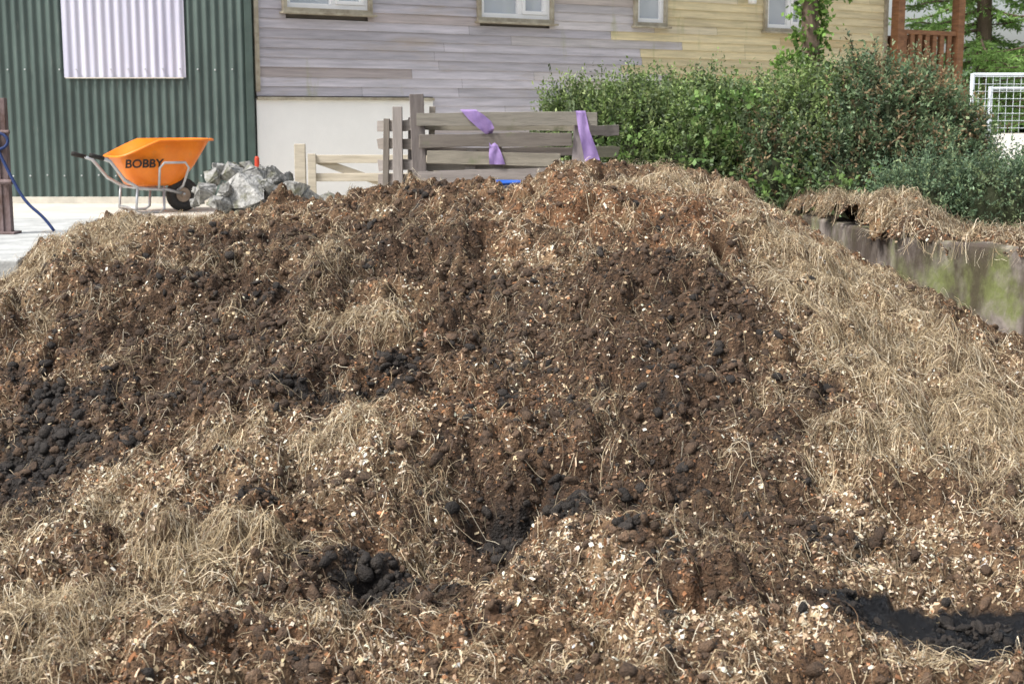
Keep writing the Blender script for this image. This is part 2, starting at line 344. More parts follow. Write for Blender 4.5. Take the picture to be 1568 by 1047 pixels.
algae(m_conc,(.06,.044,.033),3.6,.46,.60,(1,1,.35),7,.85)
WL=[(2.18,11.37),(2.44,8.95),(3.02,8.2),(4.6,6.3)]; WO=[(4.78,6.42),(3.18,8.34),(2.61,9.02),(2.43,11.37)]
pb=PB(); prism(pb,WL+WO,.1,1.12); w=pb.obj("retaining_wall",m_conc,bevel=.02)
m_conc2=pmat("slab_concrete",(.38,.39,.38),.85,.25,5,bump=.45,bscale=45,col2=(.54,.55,.53),detail=9)
pb=PB(); prism(pb,[(-2.84,8.15),(-3.30,11.38),(-9,11.38),(-9,8.0)],.1,1.06); pb.obj("retaining_wall",m_conc2,bevel=.012)

# straw & muck lying on the right-hand wall and verge
wp=empty("spilled_straw")
def Hw2(X,Y):
    cl=[(2.28,11.3),(2.52,9.0),(3.10,8.27),(3.9,7.3),(4.6,6.45)]; d=np.full(X.shape,9.); tt=np.zeros_like(X)
    for i,(a,b) in enumerate(zip(cl[:-1],cl[1:])):
        ax,ay=a;bx,by=b; L2=(bx-ax)**2+(by-ay)**2; t=np.clip(((X-ax)*(bx-ax)+(Y-ay)*(by-ay))/L2,0,1)
        dd=np.hypot(X-ax-t*(bx-ax),Y-ay-t*(by-ay)); k=dd<d; d=np.where(k,dd,d); tt=np.where(k,i+t,tt)
    hh=np.interp(tt,[0,.3,.8,1.0,1.25,1.6,2,4],[.08,.12,.15,.10,.02,.01,.0,.0]); ww=np.interp(tt,[0,.8,1,1.4,3],[.32,.36,.30,.22,.2])
    z=1.075+(hh+.02)*np.exp(-(d/ww)**4)
    z=z+.10*np.exp(-((X-3.0)/.5)**2-((Y-9.6)/.35)**2)+.07*np.exp(-((X-3.7)/.4)**2-((Y-9.2)/.3)**2)
    z=z+.06*(billow(X,Y,5,61)-.5)+.08*(fbm(X,Y,8,62,4)-.5)+.05*(cells(X,Y,11,6)[0]-.2)+.025*(cells(X,Y,24,7)[0]-.2)
    inner=(X<np.interp(Y,[6.45,7.3,8.27,9,11.3],[4.6,3.9,3.10,2.52,2.28]))
    ov=.03+.17*fbm(X,Y,9,63,3)+.16*np.clip(vn(X,Y,3,64)-.55,0,1)
    z=z-np.where(inner,np.clip((d-.05)/.10,0,1)**1.5*.10,np.clip((d-ww)/.2,0,1)*.07)
    keep=np.where(inner,d<ov,d<1.6)
    return z,keep
Hw=lambda x,y:Hw2(x,y)[0]
xs2=np.arange(1.7,4.7,.012); ys2=np.arange(6.4,11.4,.012); A,B_=np.meshgrid(xs2,ys2); a_=A.ravel(); b_=B_.ravel(); z2,kp=Hw2(a_,b_)
id2=np.arange(len(a_)).reshape(len(ys2),len(xs2)); F2=np.stack([id2[:-1,:-1].ravel(),id2[:-1,1:].ravel(),id2[1:,1:].ravel(),id2[1:,:-1].ravel()],1)
F2=F2[kp[F2].all(1)]
mn=fbm(a_,b_,3,66,4); c2=np.where((mn>.5)[:,None],np.array((.22,.15,.085)),np.array((.09,.056,.034)))*(.5+.9*vn(a_,b_,30,67))[:,None]
mk("spill_body",np.stack([a_,b_,z2],1),F2,m_heap,c2,True,wp)
n=34000; sx=1.95+rng.random(n)*2.5; sy=6.8+rng.random(n)*4.4; zz,kk=Hw2(sx,sy); kk=kk&(zz>1.05+.09*rng.random(n)); sx=sx[kk];sy=sy[kk]
strands("spill_straw",sx,sy,Hw,2*math.pi*2.5*fbm(sx,sy,2.2,125,3)+rng.normal(size=len(sx))*1.1,.04,.20,.0012,.05,SP,(.40+.8*vn(sx,sy,5,128)),wp)
n=60000; sx=1.95+rng.random(n)*2.5; sy=6.8+rng.random(n)*4.4; zz,kk=Hw2(sx,sy); sx=sx[kk];sy=sy[kk]
chips("spill_shavings",sx,sy,.004,.014,2,(.3,.5),Hw,PAL[rng.choice(7,len(sx),p=[.10,.2,.2,.25,.15,.08,.02])]*(.7+.6*rng.random(len(sx)))[:,None],wp)

# post with rope
m_rust=pmat("rusty_steel",(.13,.07,.05),.7,.4,14,col2=(.22,.17,.17),bump=.4,bscale=60,stretch=(1,1,.4))
gp=empty("gate_post",(-3.54,9.9,1.06))
pb=PB(); pb.box((0,0,.46),(.13,.06,.94)); pb.box((0,-.036,.46),(.035,.01,.9)); pb.box((0,0,.008),(.2,.16,.016)); pb.tube([(.02,-.06,.36),(.10,-.06,.36)],.02,8); pb.tube([(.02,-.06,.7),(.10,-.06,.7)],.015,8); pb.obj("post",m_rust,gp,bevel=.004)
m_rope=pmat("blue_rope",(.02,.04,.13),.6,.3,80,bump=.5,bscale=200)
pb=PB(); pts=[]
for i in range(30):
    t=i/29; pts.append((.0+.38*t**1.6+.05*math.sin(t*3),-.06-.05*t,.66-.64*t**.75+.02*math.sin(t*9)))
pb.tube(pts,.011,8); pb.tube([(.09*math.cos(a)-.0,-.07,.64+.06*math.sin(a)) for a in np.linspace(0,2*math.pi,16)[:-1]],.011,6,closed=True); pb.obj("rope",m_rope,gp,smooth=True)

# ---------------------------------------------------------------- shed
shed=empty("corrugated_shed",(0,0,0))
m_green=pmat("green_cladding",(.062,.090,.082),.5,.22,2.2,col2=(.10,.14,.125),bump=.1,bscale=20,stretch=(1,1,.35),attr=True,spec=.4,detail=9)
algae(m_green,(.17,.19,.17),9,.60,.80,(6,1,.5),3)
def corr(x0,x1,z0,z1,y,per,amp,name,mat,parent):
    n=int((x1-x0)/per*10); xs=np.linspace(x0,x1,n+1); yy=y+amp*np.sin(2*np.pi*xs/per)
    zs=np.array([z0,(z0+z1)/2,z1]); V=np.concatenate([np.stack([xs,yy,np.full(n+1,z)],1) for z in zs])
    FF=[]
    for r in range(2):
        a=np.arange(n)+r*(n+1); FF.append(np.stack([a,a+1,a+n+2,a+n+1],1))
    sheet=np.floor((xs-x0)/(per*9)).astype(int); cc=.88+.24*np.random.default_rng(3).random(sheet.max()+1)[sheet]
    mk(name,V,np.concatenate(FF),mat,np.tile(np.stack([cc]*3,1),(3,1)),True,parent)
SY=14.75
corr(-13,-2.70,1.03,5.2,SY,.088,.013,"wall_cladding",m_green,shed)
m_trans=pmat("translucent_sheet",(.60,.60,.76),.3,.12,1.3,col2=(.82,.82,.93),bump=.05,bscale=10,stretch=(7,1,.25),attr=True,spec=.5,transl=.2)
corr(-4.56,-3.32,2.24,4.6,SY-.03,.088,.009,"rooflight_panel",m_trans,shed)
pb=PB()
for x in np.arange(-12.9,-2.8,.176):
    for z in (1.25,2.32,3.5):
        if random.random()<.9: pb.box((x+.022,SY-.022-(.03 if -4.56<x<-3.3 and z>2.2 else 0),z+random.uniform(-.006,.006)),(.014,.012,.014))
pb.obj("fixings",pmat("zinc_bolts",(.45,.47,.47),.5,.2,10,bump=0),shed)
m_trim=pmat("green_trim",(.05,.075,.065),.5,.2,4,bump=.1)
pb=PB(); pb.box((-2.67,SY-.01,3.1),(.075,.06,4.2)); pb.box((-7.8,SY-.0,5.26),(10.5,.14,.14)); pb.obj("corner_flashing",m_trim,shed,bevel=.004)
pb=PB(); pb.box((-7.85,SY+.02,.995),(10.3,.10,.07)); pb.box((-3.94,SY-.047,2.236),(1.2,.004,.012)); pb.obj("plinth",pmat("plinth_c",(.55,.52,.45),.9,.2,5),shed)
pb=PB(); prism(pb,[(-13,SY+.06),(-2.72,SY+.06),(-2.72,26),(-13,26)],YARD,5.15); pb.add([(-13.2,SY-.25,5.3),(-2.6,SY-.25,5.3),(-2.6,20.5,7.0),(-13.2,20.5,7.0),(-13.2,26.2,5.3),(-2.6,26.2,5.3)],[(0,1,2,3),(3,2,5,4)]); pb.obj("shed_body",m_trim,shed)

# ---------------------------------------------------------------- house
HA=math.atan2(.557,.831); house=empty("wood_clad_house",(-2.63,14.80,0),HA)
m_board=pmat("weathered_boards",(1,1,1),.85,.28,2.2,stretch=(1,6,14),attr=True,bump=.5,bscale=14,bstretch=(.6,4,14),bdist=.004,col2=(1.12,1.1,1.1),detail=10)
algae(m_board,(.42,.34,.26),1.6,.56,.85,(.5,1,3))
algae(m_board,(.34,.35,.15),2.6,.60,.82,(1.6,1,.35),4)
LEN=9.32; ZT=5.3
wins=[(.35,1.30,2.955,4.05),(2.72,3.67,2.94,4.05),(4.95,5.37,2.96,4.0),(7.08,7.76,2.96,3.42)]
V=[];Fc=[];C=[]
r2=random.Random(5)
def bcol(s,z):
    t=max(0,min(1,(s-3.6)/1.8)); t2=max(0,min(1,(s-5.2+r2.uniform(-.35,.35))/.7))
    a=np.array((.54,.52,.56)); bb=np.array((.65,.61,.57)); cc=np.array((.69,.60,.38))
    c=a*(1-t)+bb*t; c=c*(1-t2)+cc*t2
    if r2.random()<.15: c=c*np.array((.93,.86,.78))
    return c*(.84+.26*r2.random())
z=YARD+.02; bh=.098
while z<ZT:
    lo=2.1 if z<2.03 else 0.0
    iv=[(lo,LEN)]
    for a,b,z0,z1 in wins:
        if z+bh>z0-.02 and z<z1+.02:
            ni=[]
            for p,q in iv:
                if a>p and b<q: ni+=[(p,a),(b,q)]
                else: ni.append((p,q))
            iv=ni
    for p,q in iv:
        s=p
        while s<q-.01:
            e=min(q,s+r2.uniform(.9,3.2))
            if q-e<.3: e=q
            c=bcol((s+e)/2,z)
            nseg=max(1,int((e-s)/.3)); 
            for k in range(nseg):
                s0=s+(e-s)*k/nseg+(.0015 if k==0 else 0); s1=s+(e-s)*(k+1)/nseg-(.0015 if k==nseg-1 else 0)
                dz=r2.uniform(-.001,.001); b=len(V)
                V+= [(s0,-.026,z+dz),(s1,-.026,z+dz),(s1,-.012,z+bh+.003),(s0,-.012,z+bh+.003),(s0,-.004,z+dz),(s1,-.004,z+dz)]
                Fc+=[(b,b+1,b+2,b+3),(b+4,b+5,b+1,b)]; C+=[tuple(c)]*6
            s=e
    z+=bh
mk("cladding_boards",np.array(V),np.array(Fc),m_board,np.array(C),False,house)
m_body=pmat("sheathing",(.10,.09,.08),.9,.2,5)
m_white=pmat("white_render",(.88,.87,.84),.9,.03,3,bump=.2,bscale=60)
m_wf=pmat("white_upvc",(.8,.8,.8),.35,.03,3,bump=0,spec=.5)
m_of=pmat("window_timber",(.33,.28,.2),.7,.3,8,bump=.2,stretch=(1,1,1),col2=(.5,.46,.36))
m_dark=pmat("room_dark",(.05,.05,.055),.9,.4,3,bump=0)
pb=PB(); xs_=[0,.35,1.30,2.72,3.67,4.95,5.37,7.08,7.76,LEN]
for i in range(len(xs_)-1):
    a,b=xs_[i],xs_[i+1]; w=[q for q in wins if abs(q[0]-a)<1e-6]
    if w: 
        pb.box(((a+b)/2,.1,(YARD+w[0][2])/2),(b-a,.2,w[0][2]-YARD)); pb.box(((a+b)/2,.1,(w[0][3]+ZT)/2),(b-a,.2,ZT-w[0][3]))
    else: pb.box(((a+b)/2,.1,(YARD+ZT)/2),(b-a,.2,ZT-YARD))
pb.box((LEN-.1,3.2,(YARD+ZT)/2),(.2,6,ZT-YARD)); pb.box((LEN/2,6.3,(YARD+ZT)/2),(LEN,.2,ZT-YARD)); pb.box((LEN/2,3.2,2.5),(LEN-.4,5.9,.1))
pb.obj("wall_body",m_body,house)
pb=PB(); pb.box((1.05,-.012,(YARD+2.03)/2),(2.1,.02,2.03-YARD)); pb.obj("rendered_base",m_white,house)
pb=PB(); pb.box((1.05,-.035,2.032),(2.1,.05,.03)); pb.box((LEN+.0,-.015,(YARD+ZT)/2),(.07,.06,ZT-YARD)); pb.box((.01,-.04,3.7),(.05,.03,3.2)); pb.obj("trim_boards",m_of,house,bevel=.003)
pr=PB(); pr.add([(-.4,-.3,ZT-.1),(LEN+.5,-.3,ZT-.1),(LEN+.5,3.2,ZT+1.9),(-.4,3.2,ZT+1.9),(-.4,6.9,ZT-.1),(LEN+.5,6.9,ZT-.1)],[(0,1,2,3),(3,2,5,4)]); o=pr.obj("roof",pmat("slates",(.10,.10,.11),.7,.3,6),house); mm=o.modifiers.new("s","SOLIDIFY"); mm.thickness=.12
mg=bpy.data.materials.new("glass"); mg.use_nodes=True; b=mg.node_tree.nodes["Principled BSDF"]; b.inputs["Base Color"].default_value=(.75,.8,.85,1); b.inputs["Roughness"].default_value=.04; b.inputs["Alpha"].default_value=.45; b.inputs["Specular IOR Level"].default_value=.9
fr=PB(); of=PB(); gl=PB(); rm=PB(); cur=PB()
for wi,(a,b,z0,z1) in enumerate(wins):
    t=.05
    for (cx,cz,sx_,sz) in [((a+b)/2,z0-.022,b-a+.09,.045),((a+b)/2,z1+.022,b-a+.09,.045),(a-.022,(z0+z1)/2,.045,z1-z0),(b+.022,(z0+z1)/2,.045,z1-z0)]:
        of.box((cx,-.035,cz),(sx_,.055,sz))
    of.box(((a+b)/2,-.06,z0-.055),(b-a+.14,.11,.022))
    for (cx,cz,sx_,sz) in [((a+b)/2,z0+t/2,b-a,t),((a+b)/2,z1-t/2,b-a,t),(a+t/2,(z0+z1)/2,t,z1-z0-2*t),(b-t/2,(z0+z1)/2,t,z1-z0-2*t)]:
        fr.box((cx,.0,cz),(sx_,.06,sz))
    if wi in(0,1,3):
        fr.box(((a+b)/2+.06,.0,(z0+z1)/2),(.055,.062,z1-z0-2*t))
        q=(a+b)/2+.06
        for (p0,p1) in [(q+.03,b-t)]:
            for (cx,cz,sx_,sz) in [((p0+p1)/2,z0+t+.02,p1-p0,.04),((p0+p1)/2,z1-t-.02,p1-p0,.04),(p0+.02,(z0+z1)/2,.04,z1-z0-2*t-.08),(p1-.02,(z0+z1)/2,.04,z1-z0-2*t-.08)]:
                fr.box((cx,-.012,cz),(sx_,.06,sz))
    gl.box(((a+b)/2,.012,(z0+z1)/2),(b-a-.08,.006,z1-z0-.08))
    rm.box(((a+b)/2,.7,(z0+z1)/2),(b-a+.6,.02,1.4))
    for k in range(7 if wi<2 else 2):
        xx=random.uniform(a+.1,b-.1); h=random.uniform(.07,.18); cl=random.choice([(.8,.8,.8),(.6,.15,.3),(.2,.35,.7),(.7,.7,.3),(.85,.8,.8)])
        r=random.uniform(.02,.04)
        cur.tube([(xx,.08,z0+.05),(xx,.08,z0+.05+h*.4),(xx,.08,z0+.05+h*.7),(xx,.08,z0+.05+h)],[r*.7,r,r*.55,r*.25],8,cl)
    for side in (a+.07,b-.07):
        for k in range(5): cur.box((side+(k-2)*.022,.09+.012*(k%2),(z0+z1)/2),(.02,.012,z1-z0-.06),col=(.75,.74,.76))
fr.obj("window_frames",m_wf,house,bevel=.004); of.obj("window_surrounds",m_of,house,bevel=.003); gl.obj("window_glass",mg,house); rm.obj("room_backs",m_dark,house)
cur.obj("sill_ornaments",pmat("ornaments",(1,1,1),.6,.05,5,attr=True,bump=0),house)
lamp=PB(); lamp.box((6.72,-.045,3.36),(.07,.03,.10)); lamp.tube([(6.72,-.07,3.38),(6.72,-.13,3.36),(6.72,-.15,3.30),(6.72,-.15,3.24)],[.03,.045,.06,.052],12); lamp.obj("wall_lamp",m_wf,house,smooth=True)
# veranda
m_dk=pmat("stained_timber",(.20,.09,.045),.6,.3,6,stretch=(1,1,4),col2=(.32,.16,.08),bump=.2)
ve=PB(); x0=LEN+.06
ve.box((x0+.75,1.0,2.18),(1.5,2.4,.12))
for px_,py_ in [(x0+.05,-.15),(x0+1.30,-.15),(x0+1.30,2.1),(x0+.05,2.1)]: ve.box((px_,py_,3.2),(.13,.13,4.4))
for yy in (-.15,2.1):
    ve.box((x0+.68,yy,2.98),(1.12,.07,.06)); ve.box((x0+.68,yy,2.34),(1.12,.05,.05))
    for k in range(7): ve.box((x0+.19+k*.155,yy,2.66),(.085,.03,.6))
ve.box((x0+1.30,1,2.98),(.07,2.1,.06)); 
for k in range(13): ve.box((x0+1.30,.0+k*.155,2.66),(.03,.08,.6))
ve.box((x0+.75,-.15,4.75),(1.7,.12,.22)); ve.box((x0+.75,2.1,4.75),(1.7,.12,.22))
ve.obj("veranda",m_dk,house,bevel=.005)
ch=PB(); cx=x0+.72
ch.box((cx,.7,2.72),(.5,.5,.05)); ch.box((cx,.95,3.12),(.5,.05,.8),(-.15,0,0))
for a in(-.22,.22):
    ch.box((cx+a,.7,2.95),(.06,.5,.04))
    for b_ in (.48,.92): ch.box((cx+a,b_,2.48),(.05,.05,.48))
ch.obj("veranda_chair",m_dk,house,bevel=.005)

# ---------------------------------------------------------------- wheelbarrow
wb=empty("wheelbarrow",(-3.35,13.6,YARD),math.radians(32))
m_or=pmat("orange_plastic",(.84,.19,.010),.4,.14,4,bump=.08,bscale=30,col2=(.93,.27,.012),spec=.5)
algae(m_or,(.45,.22,.08),9,.58,.8,(1,1,1),2,.6)
m_st=pmat("galv_steel",(.45,.46,.47),.4,.2,12,bump=.1,metal=.6)
m_rb=pmat("tyre_rubber",(.03,.028,.026),.8,.3,30,bump=.4,bscale=80)
def ring(cx,hx,hy,n=32,p=4.5):
    out=[]
    for k in range(n):
        a=2*math.pi*k/n; c_,s_=math.cos(a),math.sin(a); r=(abs(c_)**p+abs(s_)**p)**(-1/p); out.append((cx+hx*c_*r,hy*s_*r))
    return out
lv=[(0,-.08,.20,.17,.25),(.12,-.075,.24,.20,.275),(.5,-.04,.34,.255,.44),(1,0,.45,.31,.68),(1.02,0,.475,.33,.675)]
V=[];Fc=[];n=32
for li,(t,cx,hx,hy,z) in enumerate(lv):
    for (x,y) in ring(cx,hx,hy):
        lowr=max(0,min(1,(-.1-x)/.34)); zz=z-(.15*lowr*(t if t<=1 else 1))
        V.append((x,y,zz))
for l in range(len(lv)-1):
    for k in range(n): Fc.append((l*n+k,l*n+(k+1)%n,(l+1)*n+(k+1)%n,(l+1)*n+k))
Fc.append(tuple(range(n-1,-1,-1)))
pb=PB(); pb.add(V,Fc); pb.tube([V[4*n+k] for k in range(n)],.012,6,closed=True)
o=pb.obj("tray",m_or,wb,smooth=True); 
m=o.modifiers.new("s","SOLIDIFY"); m.thickness=.006
WX=.17
pb=PB()
for sg in(-1,1):
    pb.tube([(-.66,sg*.30,.53),(-.55,sg*.29,.49),(-.42,sg*.27,.32),(-.28,sg*.25,.235),(.0,sg*.19,.215),(WX,sg*.17,.17)],.016,8)
    pb.tube([(-.30,sg*.26,.24),(-.32,sg*.26,.03),(-.26,sg*.26,.012),(-.08,sg*.24,.012),(-.04,sg*.22,.04),(-.03,sg*.2,.21)],.013,8)
    pb.tube([(-.10,sg*.275,.23),(-.10,sg*.315,.42),(-.06,sg*.335,.47),(.14,sg*.335,.47),(.18,sg*.315,.42),(.14,sg*.25,.25),(.1,sg*.19,.2)],.012,8)
pb.tube([(-.32,-.26,.05),(-.32,.26,.05)],.011,8); pb.tube([(WX,-.20,.17),(WX,.18,.17)],.012,8); pb.tube([(-.28,-.25,.235),(-.28,.25,.235)],.011,8)
pb.obj("frame",m_st,wb,smooth=True)
pb=PB()
for sg in(-1,1): pb.tube([(-.74,sg*.30,.55),(-.72,sg*.30,.546),(-.61,sg*.30,.515)],[.02,.022,.02],8)
pb.tube([(WX+.11*math.cos(a),-.14,.16+.11*math.sin(a)) for a in np.linspace(0,2*math.pi,33)[:-1]],.05,10,closed=True); pb.obj("tyre_and_grips",m_rb,wb,smooth=True)
pb=PB(); pb.tube([(WX,-.17,.16),(WX,-.11,.16)],.07,20); pb.tube([(WX,-.195,.16),(WX,-.09,.16)],.025,12); pb.obj("wheel_hub",pmat("hub",(.26,.20,.15),.6,.3,10),wb,bevel=.004)
tcu=bpy.data.curves.new("lettering","FONT"); tcu.body="BOBBY"; tcu.size=.115; tcu.extrude=.001; tcu.offset=.003; tcu.align_x='CENTER'; tcu.align_y='CENTER'
tcu.materials.append(m_rb); to=bpy.data.objects.new("lettering",tcu); COL.objects.link(to); to.parent=wb
# lettering lies on the near long side of the tray, towards the handles
R=Vector((1,0,0)); nn=Vector((0,-.93,-.36)).normalized(); U=nn.cross(R)
Mx=Matrix((R,U,nn)).transposed().to_4x4(); Mx.translation=Vector((-.235,-.287,.46)); to.matrix_local=Mx

# ---------------------------------------------------------------- stone pile
m_stone=pmat("granite",(.17,.17,.165),.9,.45,16,attr=True,col2=(.48,.475,.46),bump=1,bscale=26,bdist=.03,detail=12)
algae(m_stone,(.16,.16,.10),5,.52,.66)
bmA=bmesh.new(); lay=bmA.verts.layers.float_color.new("Col")
def stone(c,s,seed,tint=1):
    r=random.Random(seed); bm=bmesh.new()
    for i in range(12):
        v=Vector((r.gauss(0,1),r.gauss(0,1),r.gauss(0,1))).normalized(); v=Vector((v.x*s[0],v.y*s[1],v.z*s[2]))*r.uniform(.85,1.15); bm.verts.new(v)
    bmesh.ops.convex_hull(bm,input=bm.verts)
    bmesh.ops.delete(bm,geom=[v for v in bm.verts if not v.link_faces],context='VERTS')
    bmesh.ops.bevel(bm,geom=bm.edges[:],offset=min(s)*.04,segments=1,affect='EDGES',profile=.6)
    bmesh.ops.triangulate(bm,faces=bm.faces[:])
    bmesh.ops.subdivide_edges(bm,edges=bm.edges[:],cuts=1,use_grid_fill=True)
    R=Euler((r.uniform(-.3,.3),r.uniform(-.3,.3),r.uniform(0,6))).to_matrix(); mp={}
    for v in bm.verts:
        nv=bmA.verts.new(R@v.co+Vector(c)+Vector((r.gauss(0,1),r.gauss(0,1),r.gauss(0,1)))*.005); nv[lay]=(tint,tint,tint*.98,1); mp[v]=nv
    for f in bm.faces:
        try: bmA.faces.new([mp[v] for v in f.verts])
        except: pass
    bm.free()
def px(x,D): return (x-784)/2178*D
def pz(y,D): return 1.9-D*(y-172)/2100
D=12.6
for i,(x,y,w,h,t,dd) in enumerate([(370,290,46,32,1.2,-.2),(352,266,30,22,1.0,.15),(393,264,24,19,.85,.2),(428,267,20,20,.6,.1),(316,290,22,20,.8,.0),(324,270,18,18,1.05,.2),(454,284,34,14,1.2,0),(338,303,22,16,.8,-.3),(417,293,22,18,.7,0),(383,254,18,10,.75,.45),(470,300,28,16,1.0,.1),(338,256,16,11,1.0,.4),(430,308,30,16,.8,-.2),(380,318,54,20,.7,-.1),(408,280,14,12,1.2,-.15),(348,285,14,11,.7,-.3),(500,300,20,12,.9,.2),(446,268,12,9,.9,.3),(303,302,12,10,.9,.1),(306,286,10,8,1.0,.1),(362,254,12,8,.9,.5),(408,258,12,9,.8,.4)]):
    DD=D+dd; stone((px(x,DD),DD,pz(y,DD)),(w/2178*DD,w/2178*DD*.9,h/2178*DD*1.05),40+i,t)
me=bpy.data.meshes.new("stone_pile"); bmA.to_mesh(me); bmA.free(); me.materials.append(m_stone); COL.objects.link(bpy.data.objects.new("stone_pile",me))

# ---------------------------------------------------------------- pallet fence
m_pal=pmat("pallet_wood",(1,1,1),.85,.4,3,stretch=(1,3,12),attr=True,bump=.8,bscale=18,bstretch=(1,4,20),bdist=.006,detail=9)
algae(m_pal,(.17,.18,.11),5,.6,.75)
m_palv=pmat("pallet_wood_upright",(1,1,1),.85,.4,3,stretch=(9,9,1),attr=True,bump=.8,bscale=18,bstretch=(9,9,1),bdist=.006,detail=9)
pf=empty("pallet_fence",(-.10,11.85,0))
gw=lambda:tuple(np.array((.31,.29,.265))*random.uniform(.65,1.35)*np.array((1,random.uniform(.93,1.0),random.uniform(.80,1.0))))
pb=PB()
for zc,xa,xb,t in [(1.838,-.68,.80,-.004),(1.668,-.66,.60,-.014),(1.515,-.6,.5,.025),(1.375,-.68,.62,-.03),(1.22,-.68,.72,0)]:
    pb.plank(((xa+xb)/2,-.05,zc),(xb-xa,.022,.108),(random.uniform(-.08,.08),t,0),gw())
for zc in (1.78,1.57,1.45,1.30): pb.plank((.05,.09,zc),(1.4,.02,.07),(0,random.uniform(-.03,.03),0),gw())
for zc in (1.78,1.63,1.45,1.33): pb.plank((-.86,.28,zc),(.38,.02,.09),(0,random.uniform(-.05,.05),-.35),gw())
for zc in (1.74,1.56,1.42): pb.plank((.85,.32,zc),(.36,.02,.09),(0,0,.5),gw())
pb.obj("planks",m_pal,pf,bevel=.003)
pb=PB()
pb.box((-.67,.02,1.50),(.115,.09,1.08),(0,-.03,.1),gw()); pb.box((-.58,.12,1.44),(.05,.05,1.0),(0,.04,0),gw())
pb.box((.64,.02,1.40),(.10,.09,.86),(0,.06,0),gw()); pb.box((-.86,.22,1.45),(.08,.07,.98),(0,.0,0),gw()); pb.box((-.75,.33,1.4),(.07,.07,.9),(0,.02,0),gw())
pb.box((-.25,.02,1.4),(.09,.08,.40),(0,.1,0),gw()); pb.box((-.02,.02,1.42),(.09,.08,.40),(0,-.05,0),gw()); pb.box((-.97,.3,1.4),(.05,.06,.88),(0,.03,0),gw())
pb.obj("posts",m_palv,pf,bevel=.004)
m_pur=pmat("purple_tape",(.30,.20,.46),.6,.12,6,bump=.2,transl=.15,col2=(.42,.30,.58))
def ribbon(pts,wv,name,parent,mat):
    P=[Vector(p) for p in pts]; V=[];Fc=[]; K=8; Q=[]; W=[Vector(w) for w in wv]
    for i in range(len(P)-1):
        for k in range(K):
            t=k/K; Q.append((P[i].lerp(P[i+1],t),W[i].lerp(W[i+1],t)))
    Q.append((P[-1],W[-1]))
    for i,(p,w_) in enumerate(Q):
        for k in range(5):
            u=k/4-.5; V.append(p+w_*u+Vector((0,-.012*math.sin(k*2.2+i*.35),0)))
    for i in range(len(Q)-1):
        for k in range(4): a=i*5+k; Fc.append((a,a+1,a+6,a+5))
    pb=PB(); pb.add(V,Fc); return pb.obj(name,mat,parent,smooth=True)
ribbon([(-.26,-.02,1.915),(-.25,-.085,1.905),(-.19,-.09,1.85),(-.12,-.085,1.79),(-.08,-.08,1.74),(-.09,.0,1.70)],[(.13,0,-.0),(.13,0,.0),(.11,0,.05),(.10,0,.06),(.07,-.02,.05),(.05,0,.02)],"tape",pf,m_pur)
ribbon([(-.07,.0,1.70),(-.05,-.075,1.62),(-.04,-.08,1.56),(-.02,-.085,1.47)],[(.05,0,-.0),(.07,0,.0),(.10,0,.02),(.13,0,.0)],"tape_tail",pf,m_pur)
ribbon([(.62,.06,1.90),(.66,-.075,1.905),(.69,-.085,1.74),(.74,-.085,1.58),(.77,-.09,1.46)],[(.08,0,0),(.08,0,0),(.09,0,0),(.12,0,.0),(.13,0,-.0)],"tape_end",pf,m_pur)
tub=empty("blue_tub",(-.05,10.75,YARD-.02))
pb=PB(); n=24;V=[];Fc=[]
for (r,z) in [(.10,0),(.16,.42),(.185,.43),(.185,.445),(.155,.44),(.10,.03)]:
    for k in range(n): V.append((r*math.cos(2*math.pi*k/n),r*math.sin(2*math.pi*k/n),z))
for l in range(5):
    for k in range(n): Fc.append((l*n+k,l*n+(k+1)%n,(l+1)*n+(k+1)%n,(l+1)*n+k))
Fc.append(tuple(range(n-1,-1,-1))); pb.add(V,Fc); pb.obj("tub_body",pmat("blue_plastic",(.02,.10,.42),.4,.1,5,bump=0),tub,smooth=True)
# wooden gate behind
m_gate=pmat("gate_wood",(.48,.42,.32),.85,.2,4,stretch=(1,3,10),col2=(.6,.54,.43),bump=.4,bscale=15)
ga=empty("field_gate",(-1.92,13.4,YARD),math.radians(4))
pb=PB()
pb.box((-.06,0,.28),(.10,.10,.72)); pb.box((2.4,0,.28),(.10,.10,.72))
for z in (.12,.33,.50): pb.box((1.17,-.0,z),(2.3,.04,.075))
pb.box((.05,-.034,.3),(.075,.03,.5)); pb.box((2.28,-.034,.3),(.075,.03,.5)); pb.box((1.17,-.034,.3),(.075,.03,.5))
pb.box((.6,.034,.31),(1.13,.025,.07),(0,.34,0)); pb.box((1.75,.034,.31),(1.13,.025,.07),(0,-.34,0))
pb.obj("gate_timber",m_gate,ga,bevel=.005)
pb=PB(); pb.tube([(0,0,0),(0,0,.5),(0,0,.52)],[.03,.022,.015],10); o=pb.obj("marker_stake",pmat("red_plastic",(.5,.06,.03),.5,.1,4,bump=0)); o.location=(-2.42,13.6,YARD); 

